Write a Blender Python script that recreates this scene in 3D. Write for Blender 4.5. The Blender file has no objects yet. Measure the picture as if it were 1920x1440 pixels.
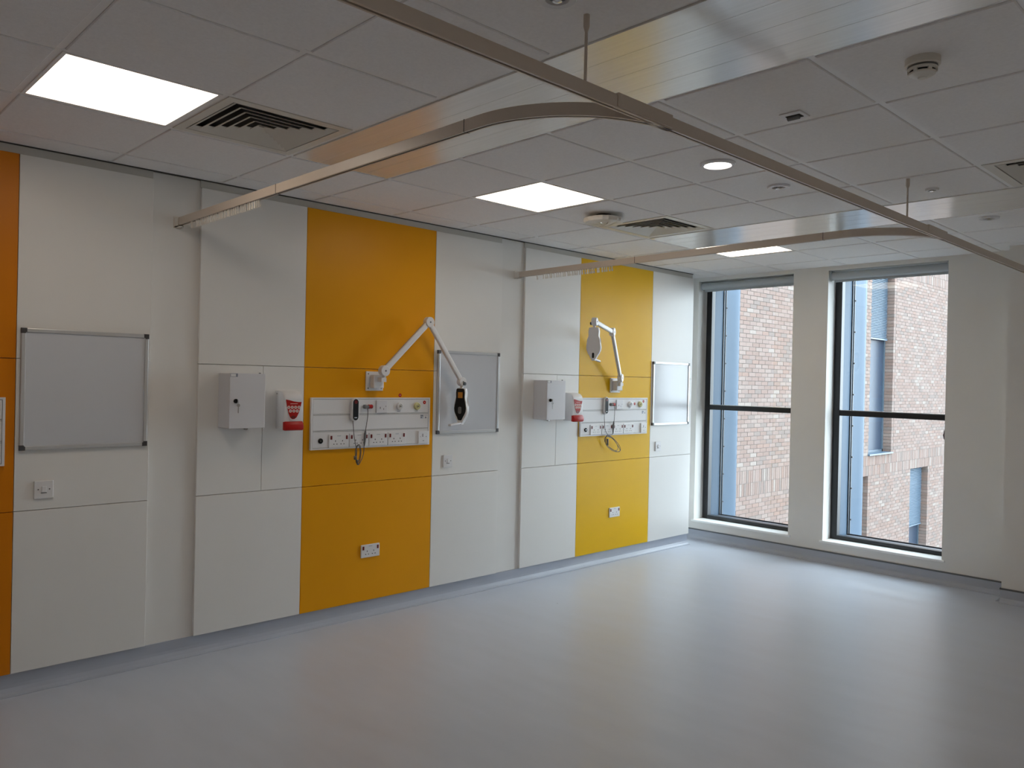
import bpy, bmesh, math, random
from mathutils import Vector, Matrix
random.seed(7)
S = bpy.context.scene
COL = S.collection
PI = math.pi

# ------------------------------------------------------------------ camera
CAM = Vector((4.477, 0.0, 1.595))
FPX = 1493.4
yaw, pit, rol = map(math.radians, (46.064, -0.2614, 1.241))
cy, sy, cp, sp = math.cos(yaw), math.sin(yaw), math.cos(pit), math.sin(pit)
fw = Vector((-sy*cp, cy*cp, sp)); rt = Vector((cy, sy, 0)); up = rt.cross(fw)
r2 = math.cos(rol)*rt + math.sin(rol)*up
u2 = -math.sin(rol)*rt + math.cos(rol)*up
cd = bpy.data.cameras.new('camera'); cd.sensor_width = 36; cd.sensor_fit = 'HORIZONTAL'
cd.lens = FPX/1920*36; cd.clip_start = .05; cd.clip_end = 200
cam = bpy.data.objects.new('camera', cd); COL.objects.link(cam)
M = Matrix((r2, u2, -fw)).transposed().to_4x4(); M.translation = CAM
cam.matrix_world = M
S.camera = cam

# ------------------------------------------------------------------ light
SKY = 8.4
W = bpy.data.worlds.new('overcast_sky'); S.world = W; W.use_nodes = True
bg = W.node_tree.nodes['Background']
bg.inputs[0].default_value = (.80, .92, 1.0, 1); bg.inputs[1].default_value = SKY
LAMP_COL = (1.0, .85, .69); LAMP = 5.6
S.view_settings.view_transform = 'Standard'; S.view_settings.look = 'None'
S.view_settings.exposure = 0.2; S.view_settings.gamma = 1.0
S.view_settings.use_curve_mapping = False
C_ = S.cycles
C_.max_bounces = 7; C_.diffuse_bounces = 5; C_.glossy_bounces = 3; C_.transmission_bounces = 3; C_.transparent_max_bounces = 6
C_.use_adaptive_sampling = True; C_.adaptive_threshold = .03
C_.caustics_reflective = False; C_.caustics_refractive = False

# ------------------------------------------------------------------ materials
def new_mat(name):
    m = bpy.data.materials.new(name); m.use_nodes = True
    return m, m.node_tree.nodes, m.node_tree.links, m.node_tree.nodes['Principled BSDF']
def mat(name, col, rough=.5, metal=0, spec=.5, noise=0, nscale=20, bump=0, bscale=200, stretch=None, coat=0, trans=0):
    m, N, L, p = new_mat(name)
    p.inputs['Base Color'].default_value = (*col, 1)
    p.inputs['Roughness'].default_value = rough
    p.inputs['Metallic'].default_value = metal
    p.inputs['Specular IOR Level'].default_value = spec
    if coat: p.inputs['Coat Weight'].default_value = coat; p.inputs['Coat Roughness'].default_value = .1
    if trans: p.inputs['Transmission Weight'].default_value = trans
    if noise or bump:
        tc = N.new('ShaderNodeTexCoord'); mp = N.new('ShaderNodeMapping')
        L.new(tc.outputs['Object'], mp.inputs[0])
        if stretch: mp.inputs['Scale'].default_value = stretch
    if noise:
        nz = N.new('ShaderNodeTexNoise'); nz.inputs['Scale'].default_value = nscale; nz.inputs['Detail'].default_value = 5
        L.new(mp.outputs[0], nz.inputs['Vector'])
        rp = N.new('ShaderNodeMapRange'); rp.inputs[1].default_value = .3; rp.inputs[2].default_value = .7
        rp.inputs[3].default_value = 1-noise; rp.inputs[4].default_value = 1+noise
        L.new(nz.outputs[0], rp.inputs[0])
        mx = N.new('ShaderNodeMix'); mx.data_type = 'RGBA'; mx.blend_type = 'MULTIPLY'; mx.inputs[0].default_value = 1
        mx.inputs[6].default_value = (*col, 1); L.new(rp.outputs[0], mx.inputs[7]); L.new(mx.outputs[2], p.inputs['Base Color'])
    if bump:
        n2 = N.new('ShaderNodeTexNoise'); n2.inputs['Scale'].default_value = bscale; n2.inputs['Detail'].default_value = 3
        L.new(mp.outputs[0], n2.inputs['Vector'])
        b = N.new('ShaderNodeBump'); b.inputs['Strength'].default_value = bump; b.inputs['Distance'].default_value = .002
        L.new(n2.outputs[0], b.inputs['Height']); L.new(b.outputs[0], p.inputs['Normal'])
    return m
def emit(name, col, s):
    m, N, L, p = new_mat(name)
    p.inputs['Base Color'].default_value = (.8, .8, .8, 1)
    p.inputs['Emission Color'].default_value = (*col, 1); p.inputs['Emission Strength'].default_value = s
    return m
def glass_mat(name, tint=(.93, .96, .97)):
    m, N, L, p = new_mat(name); N.remove(p)
    out = N['Material Output']; tr = N.new('ShaderNodeBsdfTransparent'); tr.inputs[0].default_value = (*tint, 1)
    gl = N.new('ShaderNodeBsdfGlossy'); gl.inputs['Roughness'].default_value = .01
    fr = N.new('ShaderNodeFresnel'); fr.inputs[0].default_value = 1.45
    mx = N.new('ShaderNodeMixShader'); L.new(fr.outputs[0], mx.inputs[0]); L.new(tr.outputs[0], mx.inputs[1]); L.new(gl.outputs[0], mx.inputs[2])
    L.new(mx.outputs[0], out.inputs[0]); return m

MT = {}
MT['wall'] = mat('white_paint', (.78, .77, .745), .6, noise=.015, nscale=3, bump=.05, bscale=300)
MT['panel_white'] = mat('white_laminate', (.80, .79, .765), .38, noise=.01, nscale=2)
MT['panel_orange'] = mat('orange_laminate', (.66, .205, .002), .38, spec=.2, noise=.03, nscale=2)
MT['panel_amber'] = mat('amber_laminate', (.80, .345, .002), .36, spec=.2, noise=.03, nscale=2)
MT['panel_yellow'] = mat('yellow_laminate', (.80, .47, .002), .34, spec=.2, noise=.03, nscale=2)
MT['tile'] = mat('mineral_tile', (.88, .87, .865), .85, noise=.03, nscale=90, bump=.25, bscale=260)
MT['tee'] = mat('white_tee', (.88, .875, .865), .4)
MT['metal_pan'] = mat('satin_white_metal', (.86, .85, .82), .20, metal=.25, spec=.9, noise=.04, nscale=6, stretch=(.4, 12, 1), bump=.02, bscale=60)
MT['dark'] = mat('dark_void', (.02, .02, .02), .8)
MT['shadow_trim'] = mat('dark_shadow_gap', (.06, .055, .05), .7)
MT['rail'] = mat('white_rail', (.62, .54, .46), .35)
MT['rail_in'] = mat('rail_slot', (.05, .045, .04), .6)
MT['plastic'] = mat('white_plastic', (.76, .76, .77), .4)
MT['plastic_warm'] = mat('cream_plastic', (.72, .69, .62), .35)
MT['hook'] = mat('translucent_hook', (.78, .74, .68), .35)
MT['steel_white'] = mat('white_steel', (.70, .70, .73), .35)
MT['alu'] = mat('aluminium', (.62, .63, .64), .3, metal=.55)
MT['grey_plastic'] = mat('dark_grey_plastic', (.06, .06, .065), .45)
MT['board'] = mat('white_enamel', (.62, .64, .68), .18)
MT['red'] = mat('red_plastic', (.42, .008, .005), .35, spec=.3)
MT['dark_red'] = mat('dark_red_plastic', (.15, .005, .007), .35)
MT['black'] = mat('black_plastic', (.010, .011, .013), .5, spec=.25)
MT['amber_led'] = mat('amber_lens', (.55, .25, .05), .2)
MT['grey'] = mat('grey_rubber', (.16, .16, .16), .5)
MT['cord'] = mat('grey_cord', (.10, .095, .085), .5)
MT['chrome'] = mat('chrome', (.55, .55, .55), .2, metal=1)
MT['label'] = mat('pale_label', (.55, .60, .68), .5)
MT['print_grey'] = mat('print_grey', (.22, .24, .30), .6)
MT['print_pale'] = mat('print_pale', (.80, .55, .50), .5)
MT['frame'] = mat('black_aluminium', (.010, .012, .016), .35)
MT['fin'] = mat('blue_grey_metal', (.060, .100, .152), .5, spec=.2, noise=.03, nscale=2)
MT['ext_sill'] = mat('grey_metal_sill', (.13, .135, .15), .4, metal=.1)
MT['sill'] = mat('white_sill', (.90, .91, .90), .3)
MT['blind'] = mat('grey_blind', (.46, .50, .53), .6)
MT['glass'] = glass_mat('window_glass')
MT['mortar'] = mat('mortar', (.100, .080, .071), .9, noise=.1, nscale=30)
MT['louvre'] = mat('blue_louvre', (.06, .095, .135), .4, metal=.1)
MT['far_glass'] = mat('far_glass', (.022, .034, .055), .35, spec=.25)
MT['far_frame'] = mat('far_frame', (.05, .075, .10), .4)
MT['ground'] = mat('paving', (.15, .15, .15), .9, noise=.1, nscale=1)
BRK = .28
BR = []
for i, c in enumerate([(.50,.34,.285),(.54,.39,.335),(.47,.32,.265),(.55,.42,.365),(.43,.335,.295),(.50,.36,.31),(.60,.50,.44),(.52,.34,.275)]):
    BR.append(mat('brick_tone_%d' % i, tuple(v*BRK for v in c), .9, noise=.08, nscale=25))
# floor vinyl
def floor_mat(name, col, rough):
    m, N, L, p = new_mat(name)
    tc = N.new('ShaderNodeTexCoord'); mp = N.new('ShaderNodeMapping'); mp.inputs['Scale'].default_value = (1.2, 4, 1)
    L.new(tc.outputs['Object'], mp.inputs[0])
    nz = N.new('ShaderNodeTexNoise'); nz.inputs['Scale'].default_value = 1.6; nz.inputs['Detail'].default_value = 8; L.new(mp.outputs[0], nz.inputs['Vector'])
    rp = N.new('ShaderNodeMapRange'); rp.inputs[1].default_value = .3; rp.inputs[2].default_value = .7; rp.inputs[3].default_value = .955; rp.inputs[4].default_value = 1.045
    L.new(nz.outputs[0], rp.inputs[0])
    vo = N.new('ShaderNodeTexVoronoi'); vo.inputs['Scale'].default_value = 2.2; L.new(tc.outputs['Object'], vo.inputs['Vector'])
    sp_ = N.new('ShaderNodeMapRange'); sp_.inputs[1].default_value = .010; sp_.inputs[2].default_value = .016; sp_.inputs[3].default_value = .45; sp_.inputs[4].default_value = 1
    L.new(vo.outputs['Distance'], sp_.inputs[0])
    mu = N.new('ShaderNodeMath'); mu.operation = 'MULTIPLY'; L.new(rp.outputs[0], mu.inputs[0]); L.new(sp_.outputs[0], mu.inputs[1])
    mx = N.new('ShaderNodeMix'); mx.data_type = 'RGBA'; mx.blend_type = 'MULTIPLY'; mx.inputs[0].default_value = 1
    mx.inputs[6].default_value = (*col, 1); L.new(mu.outputs[0], mx.inputs[7]); L.new(mx.outputs[2], p.inputs['Base Color'])
    rr = N.new('ShaderNodeMapRange'); rr.inputs[1].default_value = .3; rr.inputs[2].default_value = .7; rr.inputs[3].default_value = rough-.05; rr.inputs[4].default_value = rough+.06
    L.new(nz.outputs[0], rr.inputs[0]); L.new(rr.outputs[0], p.inputs['Roughness'])
    n2 = N.new('ShaderNodeTexNoise'); n2.inputs['Scale'].default_value = 90; L.new(tc.outputs['Object'], n2.inputs['Vector'])
    b = N.new('ShaderNodeBump'); b.inputs['Strength'].default_value = .06; b.inputs['Distance'].default_value = .002
    L.new(n2.outputs[0], b.inputs['Height']); L.new(b.outputs[0], p.inputs['Normal'])
    return m
MT['floor'] = floor_mat('grey_vinyl', (.53, .565, .635), .33)
MT['skirt'] = mat('grey_vinyl_cove', (.42, .45, .52), .38, noise=.03, nscale=4)
MT['cap'] = mat('grey_cap_strip', (.13, .14, .15), .5)
def brick_tex():
    m, N, L, p = new_mat('distant_brickwork')
    tc = N.new('ShaderNodeTexCoord'); sx = N.new('ShaderNodeSeparateXYZ'); cx = N.new('ShaderNodeCombineXYZ')
    L.new(tc.outputs['Object'], sx.inputs[0]); L.new(sx.outputs[1], cx.inputs[0]); L.new(sx.outputs[2], cx.inputs[1])
    b = N.new('ShaderNodeTexBrick'); L.new(cx.outputs[0], b.inputs['Vector'])
    b.inputs['Scale'].default_value = 1; b.inputs['Brick Width'].default_value = .225; b.inputs['Row Height'].default_value = .075; b.inputs['Mortar Size'].default_value = .01
    b.inputs['Color1'].default_value = (.145, .105, .09, 1); b.inputs['Color2'].default_value = (.126, .088, .075, 1); b.inputs['Mortar'].default_value = (.12, .098, .088, 1)
    L.new(b.outputs[0], p.inputs['Base Color']); p.inputs['Roughness'].default_value = .9
    return m
MT['brickwork'] = brick_tex()

# ------------------------------------------------------------------ helpers
def V(*a): return Vector(a)
def box(bm, lo, hi, mi=0):
    x0, y0, z0 = lo; x1, y1, z1 = hi
    v = [bm.verts.new(c) for c in ((x0,y0,z0),(x1,y0,z0),(x1,y1,z0),(x0,y1,z0),(x0,y0,z1),(x1,y0,z1),(x1,y1,z1),(x0,y1,z1))]
    fs = []
    for f in ((0,3,2,1),(4,5,6,7),(0,1,5,4),(1,2,6,5),(2,3,7,6),(3,0,4,7)):
        q = bm.faces.new([v[i] for i in f]); q.material_index = mi; fs.append(q)
    return fs
def bbox(bm, lo, hi, bev=.002, seg=2, mi=0):
    fs = box(bm, lo, hi, mi)
    es = list({e for f in fs for e in f.edges})
    bmesh.ops.bevel(bm, geom=es, offset=bev, segments=seg, affect='EDGES', profile=.5)
def frame_axes(d):
    d = d.normalized(); a = Vector((0,0,1)) if abs(d.z) < .9 else Vector((1,0,0))
    x = d.cross(a).normalized(); return x, d.cross(x).normalized()
def lathe(bm, origin, axis, prof, n=24, cap0=True, cap1=True, mi=0):
    """prof: list of (radius, distance along axis)"""
    o = Vector(origin); ax = Vector(axis).normalized(); X, Y = frame_axes(ax)
    rings = []
    for r, h in prof:
        rings.append([bm.verts.new(o + ax*h + (X*math.cos(2*PI*i/n)+Y*math.sin(2*PI*i/n))*max(r, 1e-4)) for i in range(n)])
    for a, b in zip(rings, rings[1:]):
        for i in range(n):
            f = bm.faces.new((a[i], a[(i+1)%n], b[(i+1)%n], b[i])); f.material_index = mi; f.smooth = True
    if cap0: f = bm.faces.new(rings[0][::-1]); f.material_index = mi
    if cap1: f = bm.faces.new(rings[-1]); f.material_index = mi
def cyl(bm, a, b, r, n=16, r1=None, mi=0):
    a = Vector(a); b = Vector(b); d = b-a
    lathe(bm, a, d, [(r, 0), (r if r1 is None else r1, d.length)], n, mi=mi)
def tube(bm, pts, r, n=8, closed=False):
    pts = [Vector(p) for p in pts]; rings = []; px = None
    for i, p in enumerate(pts):
        d = (pts[min(i+1, len(pts)-1)] - pts[max(i-1, 0)])
        if d.length < 1e-9: d = Vector((0,0,1))
        d.normalize()
        if px is None: X, Y = frame_axes(d)
        else:
            X = (px - d*px.dot(d)).normalized(); Y = d.cross(X)
        px = X
        rings.append([bm.verts.new(p + (X*math.cos(2*PI*k/n)+Y*math.sin(2*PI*k/n))*r) for k in range(n)])
    for a, b in zip(rings, rings[1:]):
        for k in range(n):
            f = bm.faces.new((a[k], a[(k+1)%n], b[(k+1)%n], b[k])); f.smooth = True
    bm.faces.new(rings[0][::-1]); bm.faces.new(rings[-1])
def prism(bm, poly, o, X, Y, Z, t, mi=0, bev=0, seg=2):
    """poly (u,v) in plane X,Y from o, extruded by t along Z"""
    o = Vector(o); X = Vector(X); Y = Vector(Y); Z = Vector(Z)
    a = [bm.verts.new(o + X*u + Y*v) for u, v in poly]; b = [bm.verts.new(o + X*u + Y*v + Z*t) for u, v in poly]
    n = len(poly); fs = [bm.faces.new(a[::-1]), bm.faces.new(b)]
    for i in range(n): fs.append(bm.faces.new((a[i], a[(i+1)%n], b[(i+1)%n], b[i])))
    for f in fs: f.material_index = mi
    if bev:
        es = [e for f in fs[:2] for e in f.edges]
        bmesh.ops.bevel(bm, geom=list(set(es)), offset=bev, segments=seg, affect='EDGES', profile=.5)
def rrect(w, h, r, n=5):
    out = []
    for cx, cy_, a0 in ((w/2-r, h/2-r, 0), (-w/2+r, h/2-r, 90), (-w/2+r, -h/2+r, 180), (w/2-r, -h/2+r, 270)):
        for i in range(n+1):
            a = math.radians(a0 + 90*i/n); out.append((cx+r*math.cos(a), cy_+r*math.sin(a)))
    return out
def sweep(bm, prof, path, mi=0, zaxis=(0,0,1)):
    """closed profile (s,z): s to the side, z up; path of points"""
    P = [Vector(p) for p in path]; Zv = Vector(zaxis); rings = []
    for i, p in enumerate(P):
        d = (P[min(i+1, len(P)-1)] - P[max(i-1, 0)]).normalized(); side = d.cross(Zv).normalized(); u = side.cross(d)
        rings.append([bm.verts.new(p + side*s + u*z) for s, z in prof])
    n = len(prof)
    for a, b in zip(rings, rings[1:]):
        for k in range(n):
            f = bm.faces.new((a[k], a[(k+1)%n], b[(k+1)%n], b[k])); f.material_index = mi
    bm.faces.new(rings[0][::-1]).material_index = mi; bm.faces.new(rings[-1]).material_index = mi
def BM(): return bmesh.new()
def obj(name, bm, m, parent=None, smooth=False, loc=None, kind=None):
    bmesh.ops.recalc_face_normals(bm, faces=bm.faces[:])
    me = bpy.data.meshes.new(name); bm.to_mesh(me); bm.free()
    for k in (m if isinstance(m, (list, tuple)) else [m]): me.materials.append(MT[k] if isinstance(k, str) else k)
    if smooth:
        for p in me.polygons: p.use_smooth = True
        try: me.set_sharp_from_angle(angle=math.radians(35))
        except Exception: pass
    o = bpy.data.objects.new(name, me); COL.objects.link(o)
    if parent is not None: o.parent = parent
    if loc is not None: o.location = loc
    if kind: o['kind'] = kind
    return o
def inst(name, src, parent, loc, rot=None):
    o = bpy.data.objects.new(name, src.data); COL.objects.link(o); o.parent = parent; o.location = loc
    if rot: o.rotation_euler = rot
    return o
def tag(o, label, cat, group=None):
    o['label'] = label; o['category'] = cat
    if group: o['group'] = group
    return o
def thing(name, label, cat, loc=(0,0,0), group=None):
    o = bpy.data.objects.new(name, None); COL.objects.link(o); o.location = loc; o.empty_display_size = .05
    return tag(o, label, cat, group)
def struct(name, bm, m, smooth=False):
    return obj(name, bm, m, None, smooth, kind='structure')
def bxo(name, lo, hi, m, parent, bev=.0015, seg=1):
    b = BM(); (bbox(b, lo, hi, bev, seg) if bev else box(b, lo, hi)); return obj(name, b, m, parent)

# ------------------------------------------------------------------ dimensions
CZ = 2.695                      # ceiling
YW = 7.09                       # window wall inner face
RX, RY = 7.6, -3.2              # room's right and rear limits
YOUT = 7.50                     # outer face of the facade
WIN = [(-.128, .905), (1.238, 2.242)]
ZS, ZH = .20, 2.655             # window opening sill / head

# ------------------------------------------------------------------ floor
b = BM(); box(b, (-.7, RY-.2, -.15), (RX+.2, YOUT-.02, 0)); struct('floor', b, 'floor')

# ------------------------------------------------------------------ left wall with laminate panels
b = BM(); box(b, (-.25, RY-.2, 0), (-.022, 6.795, CZ+.12))
WL = struct('wall_left', b, 'wall')
b = BM(); box(b, (-.7, 6.795, 0), (-.25, YOUT, CZ+.12)); struct('wall_recess', b, 'wall')
cols = [(-3.32,-2.67,'panel_white'),(-2.67,-1.64,'panel_orange'),(-1.64,-1.005,'panel_white'),
        (-.743,-.08,'panel_white'),(-.08,.952,'panel_orange'),(.952,1.586,'panel_white'),
        (1.848,2.514,'panel_white'),(2.514,3.537,'panel_amber'),(3.537,4.188,'panel_white'),
        (4.436,5.103,'panel_white'),(5.103,6.124,'panel_yellow'),(6.124,6.803,'panel_white')]
rows = [(.105,.9),(.9,1.65),(1.65,2.648)]
for ci, (y0, y1, m) in enumerate(cols):
    for ri, (z0, z1) in enumerate(rows):
        parts = [(y0, y1)]
        if ri == 1 and m == 'panel_white' and (ci % 3 == 0) and ci > 0: parts = [(y0, y0+.392), (y0+.392, y1)]
        for a, c in parts:
            b = BM(); bbox(b, (-.021, a+.0012, z0+.0015), (0, c-.0012, z1-.0015), .0012, 1)
            obj('wall_panel', b, m, WL)
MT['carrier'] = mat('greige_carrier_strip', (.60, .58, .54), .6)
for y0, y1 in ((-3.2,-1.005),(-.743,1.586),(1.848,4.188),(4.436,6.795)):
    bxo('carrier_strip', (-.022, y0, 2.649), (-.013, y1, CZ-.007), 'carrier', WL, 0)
# coved skirting, left
def cove(name, path, flip=1):
    prof = [(0, 0), (.045, 0), (.045, .002), (.03, .006), (.018, .016), (.008, .034), (.006, .05), (.006, .103), (0, .103)]
    b = BM(); sweep(b, [(s*flip, z) for s, z in prof], path); return b
b = cove('baseboard_left', [(-.022, RY, 0), (-.022, 6.80, 0)]); struct('baseboard_left', b, 'skirt')

# ------------------------------------------------------------------ window wall
b = BM(); T = CZ+.12
xs = [-.7, WIN[0][0], WIN[0][1], WIN[1][0], WIN[1][1], RX+.2]
box(b, (xs[0], YW, 0), (xs[1], YOUT, T)); box(b, (xs[2], YW, 0), (xs[3], YOUT, T)); box(b, (xs[4], YW, 0), (xs[5], YOUT, T))
for a, c in WIN: box(b, (a, YW, 0), (c, YOUT, ZS-.02)); box(b, (a, YW, ZH), (c, YOUT, T))
struct('wall_far', b, 'wall')
b = BM(); box(b, (2.735, 6.86, 0), (3.55, YW, T)); struct('wall_pier', b, 'wall')
b = BM(); box(b, (RX, RY-.2, 0), (RX+.2, YOUT, T)); struct('wall_right', b, 'wall')
b = BM(); box(b, (-.25, RY-.2, 0), (RX+.2, RY, T)); struct('wall_rear', b, 'wall')
b = cove('x', [(-.7, YW, 0), (2.735, YW, 0)]); BF = struct('baseboard_far', b, 'skirt')
b = BM(); bbox(b, (-.25, YW-.010, .096), (2.735, YW, .108), .002, 1); obj('cap_strip', b, 'cap', BF)
b = cove('x', [(2.735-.006, 6.86, 0), (3.55, 6.86, 0)]); BP = struct('baseboard_pier', b, 'skirt')
b = BM(); sweep(b, [(-s, z) for s, z in [(0,0),(.04,0),(.03,.006),(.018,.016),(.008,.034),(.006,.05),(.006,.103),(0,.103)]], [(2.735, YW-.02, 0), (2.735, 6.855, 0)][::-1])
obj('cove_return', b, 'skirt', BP)
b = BM(); bbox(b, (2.725, 6.85, .096), (3.55, 6.86, .108), .002, 1); bbox(b, (2.725, 6.85, .096), (2.735, YW, .108), .002, 1); obj('cap_strip', b, 'cap', BP)

for wi, (a, c) in enumerate(WIN):
    root = bpy.data.objects.new('window_%d' % (wi+1), None); COL.objects.link(root); root['kind'] = 'structure'
    Y0, Y1 = 7.245, 7.31
    fwid = .062
    # frame members
    bxo('frame_jamb', (a, Y0, ZS), (a+fwid, Y1, ZH), 'frame', root, .003)
    bxo('frame_jamb', (c-.05, Y0, ZS), (c, Y1, ZH), 'frame', root, .003)
    bxo('frame_bottom', (a+fwid, Y0, ZS), (c-.05, Y1, ZS+.036), 'frame', root, .003)
    bxo('frame_head', (a+fwid, Y0, ZH-.05), (c-.05, Y1, ZH), 'frame', root, .003)
    bxo('transom', (a+fwid, Y0+.004, 1.336), (c-.05, Y1, 1.384), 'frame', root, .003)
    b = BM(); box(b, (a+fwid, Y0+.012, 1.384), (c-.05, Y1-.02, 1.389)); obj('transom_highlight', b, 'alu', root)  # pale strip standing in for the highlight on the transom's top
    # glass
    for z0, z1 in ((ZS+.036, 1.336), (1.389, ZH-.05)):
        b = BM(); v = [b.verts.new(p) for p in ((a+fwid, 7.285, z0), (c-.05, 7.285, z0), (c-.05, 7.285, z1), (a+fwid, 7.285, z1))]; b.faces.new(v)
        obj('pane', b, 'glass', root)
    # inner sill board
    bxo('sill_board', (a-.025, YW-.018, ZS-.02), (c+.025, Y0, ZS), 'sill', root, .004, 2)
    # outside lining and fin
    bxo('outer_lining', (a, Y1, ZS-.02), (a+.052, 7.485, ZH), 'fin', root, .001)
    bxo('outer_sill', (a+.052, Y1, ZS-.02), (c, 7.485, ZS+.012), 'ext_sill', root, .001)
    b = BM()
    box(b, (a+.0, 7.485, ZS-.02), (a+.062, 7.497, ZH)); box(b, (a, 7.519, ZS-.02), (a+.064, 7.531, ZH))
    box(b, (a, 7.497, ZS+.006), (c, 7.506, ZS+.022))
    obj('gasket', b, 'frame', root)
    b = BM(); box(b, (a, 7.497, ZS-.02), (a+.056, 7.519, ZH)); obj('gasket_strip', b, 'fin', root)
    for k in range(8):
        b = BM(); cyl(b, (a+.062, 7.538, .35+.295*k), (a+.070, 7.538, .35+.295*k), .007, 8); obj('screw', b, 'frame', root)
    b = BM()
    poly = [(a-.10, 7.531), (a+.058, 7.531), (a+.058, 7.70), (a+.064, 7.76), (a+.056, 7.815), (a+.03, 7.83), (a-.10, 7.83)]
    prism(b, poly, (0, 0, -1.2), (1,0,0), (0,1,0), (0,0,1), 5.2); obj('outer_fin', b, 'fin', root, smooth=True)
    # roller blind
    t = thing('roller_blind', ['grey roller blind rolled up above the window nearest the panelled wall',
              'grey roller blind rolled up above the window nearest the pier'][wi], 'blind', ((a+c)/2, 7.15, ZH), 'rolled up window blinds')
    hw = (c-a)/2-.004
    b = BM(); prof = [(.036*math.cos(q), .036*math.sin(q)-.046) for q in [2*PI*i/24 for i in range(24)]]
    prism(b, prof, (-hw+.012, 0, 0), (0,1,0), (0,0,1), (1,0,0), 2*hw-.024); obj('fabric_roll', b, 'blind', t, smooth=True)
    b = BM(); box(b, (-hw+.014, .028, -.10), (hw-.014, .031, -.046)); obj('fabric_drop', b, 'blind', t)
    for s in (-1, 1):
        b = BM(); poly = [(-.038, -.002), (-.038, -.05)] + [(.038*math.cos(math.radians(q)), -.05+.038*math.sin(math.radians(q))) for q in range(190, 351, 20)] + [(.038, -.05), (.038, -.002)]
        prism(b, poly, (s*hw if s < 0 else hw-.010, 0, 0), (0,1,0), (0,0,1), (1,0,0), .010); obj('end_bracket', b, 'blind', t, smooth=True)

# cord keeper on the jamb of the second window
t = thing('blind_cord_keeper', 'small brown blind cord keeper hanging by its loop on the window jamb', 'cord keeper', (2.242, 7.14, 1.22))
b = BM(); prism(b, [(-.022,-.035),(.0,-.055),(.0,.045),(-.018,.045),(-.030,.0)], (0,0,0), (1,0,0), (0,0,1), (0,1,0), .02, bev=.003); obj('keeper_body', b, mat('brown_plastic', (.12,.09,.10), .4), t)
b = BM(); tube(b, [(-.008+.010*math.cos(q), .01, .10+.014*math.sin(q)) for q in [2*PI*i/16 for i in range(17)]], .0025, 6); tube(b, [(-.004,.01,.045),(-.004,.01,.088)], .0022, 6); obj('cord_loop', b, 'grey', t)

# ------------------------------------------------------------------ ceiling
b = BM(); box(b, (-.7, RY-.2, CZ+.10), (RX+.2, YOUT, CZ+.25)); CE = struct('ceiling', b, 'shadow_trim')
gx = [3.235 + .604*k for k in range(-5, 8)]      # grid lines x
gx = [x for x in gx if 0 < x < RX]
gy = [1.355 + .5925*k for k in range(-8, 10)]
gy = [y for y in gy if RY < y < YW-.05]
ex = [-.02] + gx + [RX]; ey = [RY] + gy + [YW]
def cell(x, y):
    i = max(k for k in range(len(ex)) if ex[k] <= x); j = max(k for k in range(len(ey)) if ey[k] <= y); return i, j
LIGHTS = [(1.1, 1.06), (1.1, 3.43), (1.1, 5.8), (5.9, 1.06), (5.9, 3.43), (5.9, 5.8), (5.9, -1.3)]  # those on the plain wall side are out of view, added for fill light
VENTS = [(1.1, 1.65), (1.1, 4.6), (3.5, 4.6)]
taken = {cell(*p) for p in LIGHTS+VENTS}
band = set()
for j in range(len(ey)-1):
    ym = (ey[j]+ey[j+1])/2
    if 1.95 < ym < 2.54 or 4.91 < ym < 5.50 or -1.02 < ym < -.42: band.add(j)
for x in gx: bxo('main_runner', (x-.012, RY, CZ), (x+.012, YW, CZ+.03), 'tee', CE, 0)
for y in gy:
    bxo('cross_tee', (-.02, y-.012, CZ+.0005), (RX, y+.012, CZ+.03), 'tee', CE, 0)
bxo('edge_angle', (-.022, RY, CZ-.001), (.012, 6.80, CZ+.03), 'tee', CE, 0)
bxo('edge_angle', (-.25, YW-.02, CZ-.001), (RX, YW, CZ+.03), 'tee', CE, 0)
bxo('edge_shadow_gap', (-.022, RY, CZ-.007), (-.008, 6.80, CZ-.001), 'shadow_trim', CE, 0)
tile_src = {}
for i in range(len(ex)-1):
    for j in range(len(ey)-1):
        if (i, j) in taken: continue
        if j in band and ex[i] > .7: continue
        x0, x1, y0, y1 = ex[i]+.013, ex[i+1]-.013, ey[j]+.013, ey[j+1]-.013
        if i == 0: x0 = .013
        k = (round(x1-x0, 3), round(y1-y0, 3))
        c = ((x0+x1)/2, (y0+y1)/2, CZ)
        if k in tile_src: inst('ceiling_tile', tile_src[k], CE, c)
        else:
            w, h = k; b = BM(); bbox(b, (-w/2, -h/2, -.005), (w/2, h/2, .012), .0035, 1)
            tile_src[k] = obj('ceiling_tile', b, 'tile', CE, loc=c)
b = BM(); bbox(b, (-.22, 6.81, CZ-.004), (.0, YW-.02, CZ+.012), .003, 1); obj('ceiling_tile', b, 'tile', CE)
for j in band:
    y0, y1 = ey[j]+.013, ey[j+1]-.013; n = 4
    for k in range(n):
        a = y0+(y1-y0)*k/n; c = y0+(y1-y0)*(k+1)/n
        bxo('metal_plank', (.819+.013, a+.0004, CZ-.006), (RX, c-.0004, CZ+.012), 'metal_pan', CE, .0008)

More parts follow.
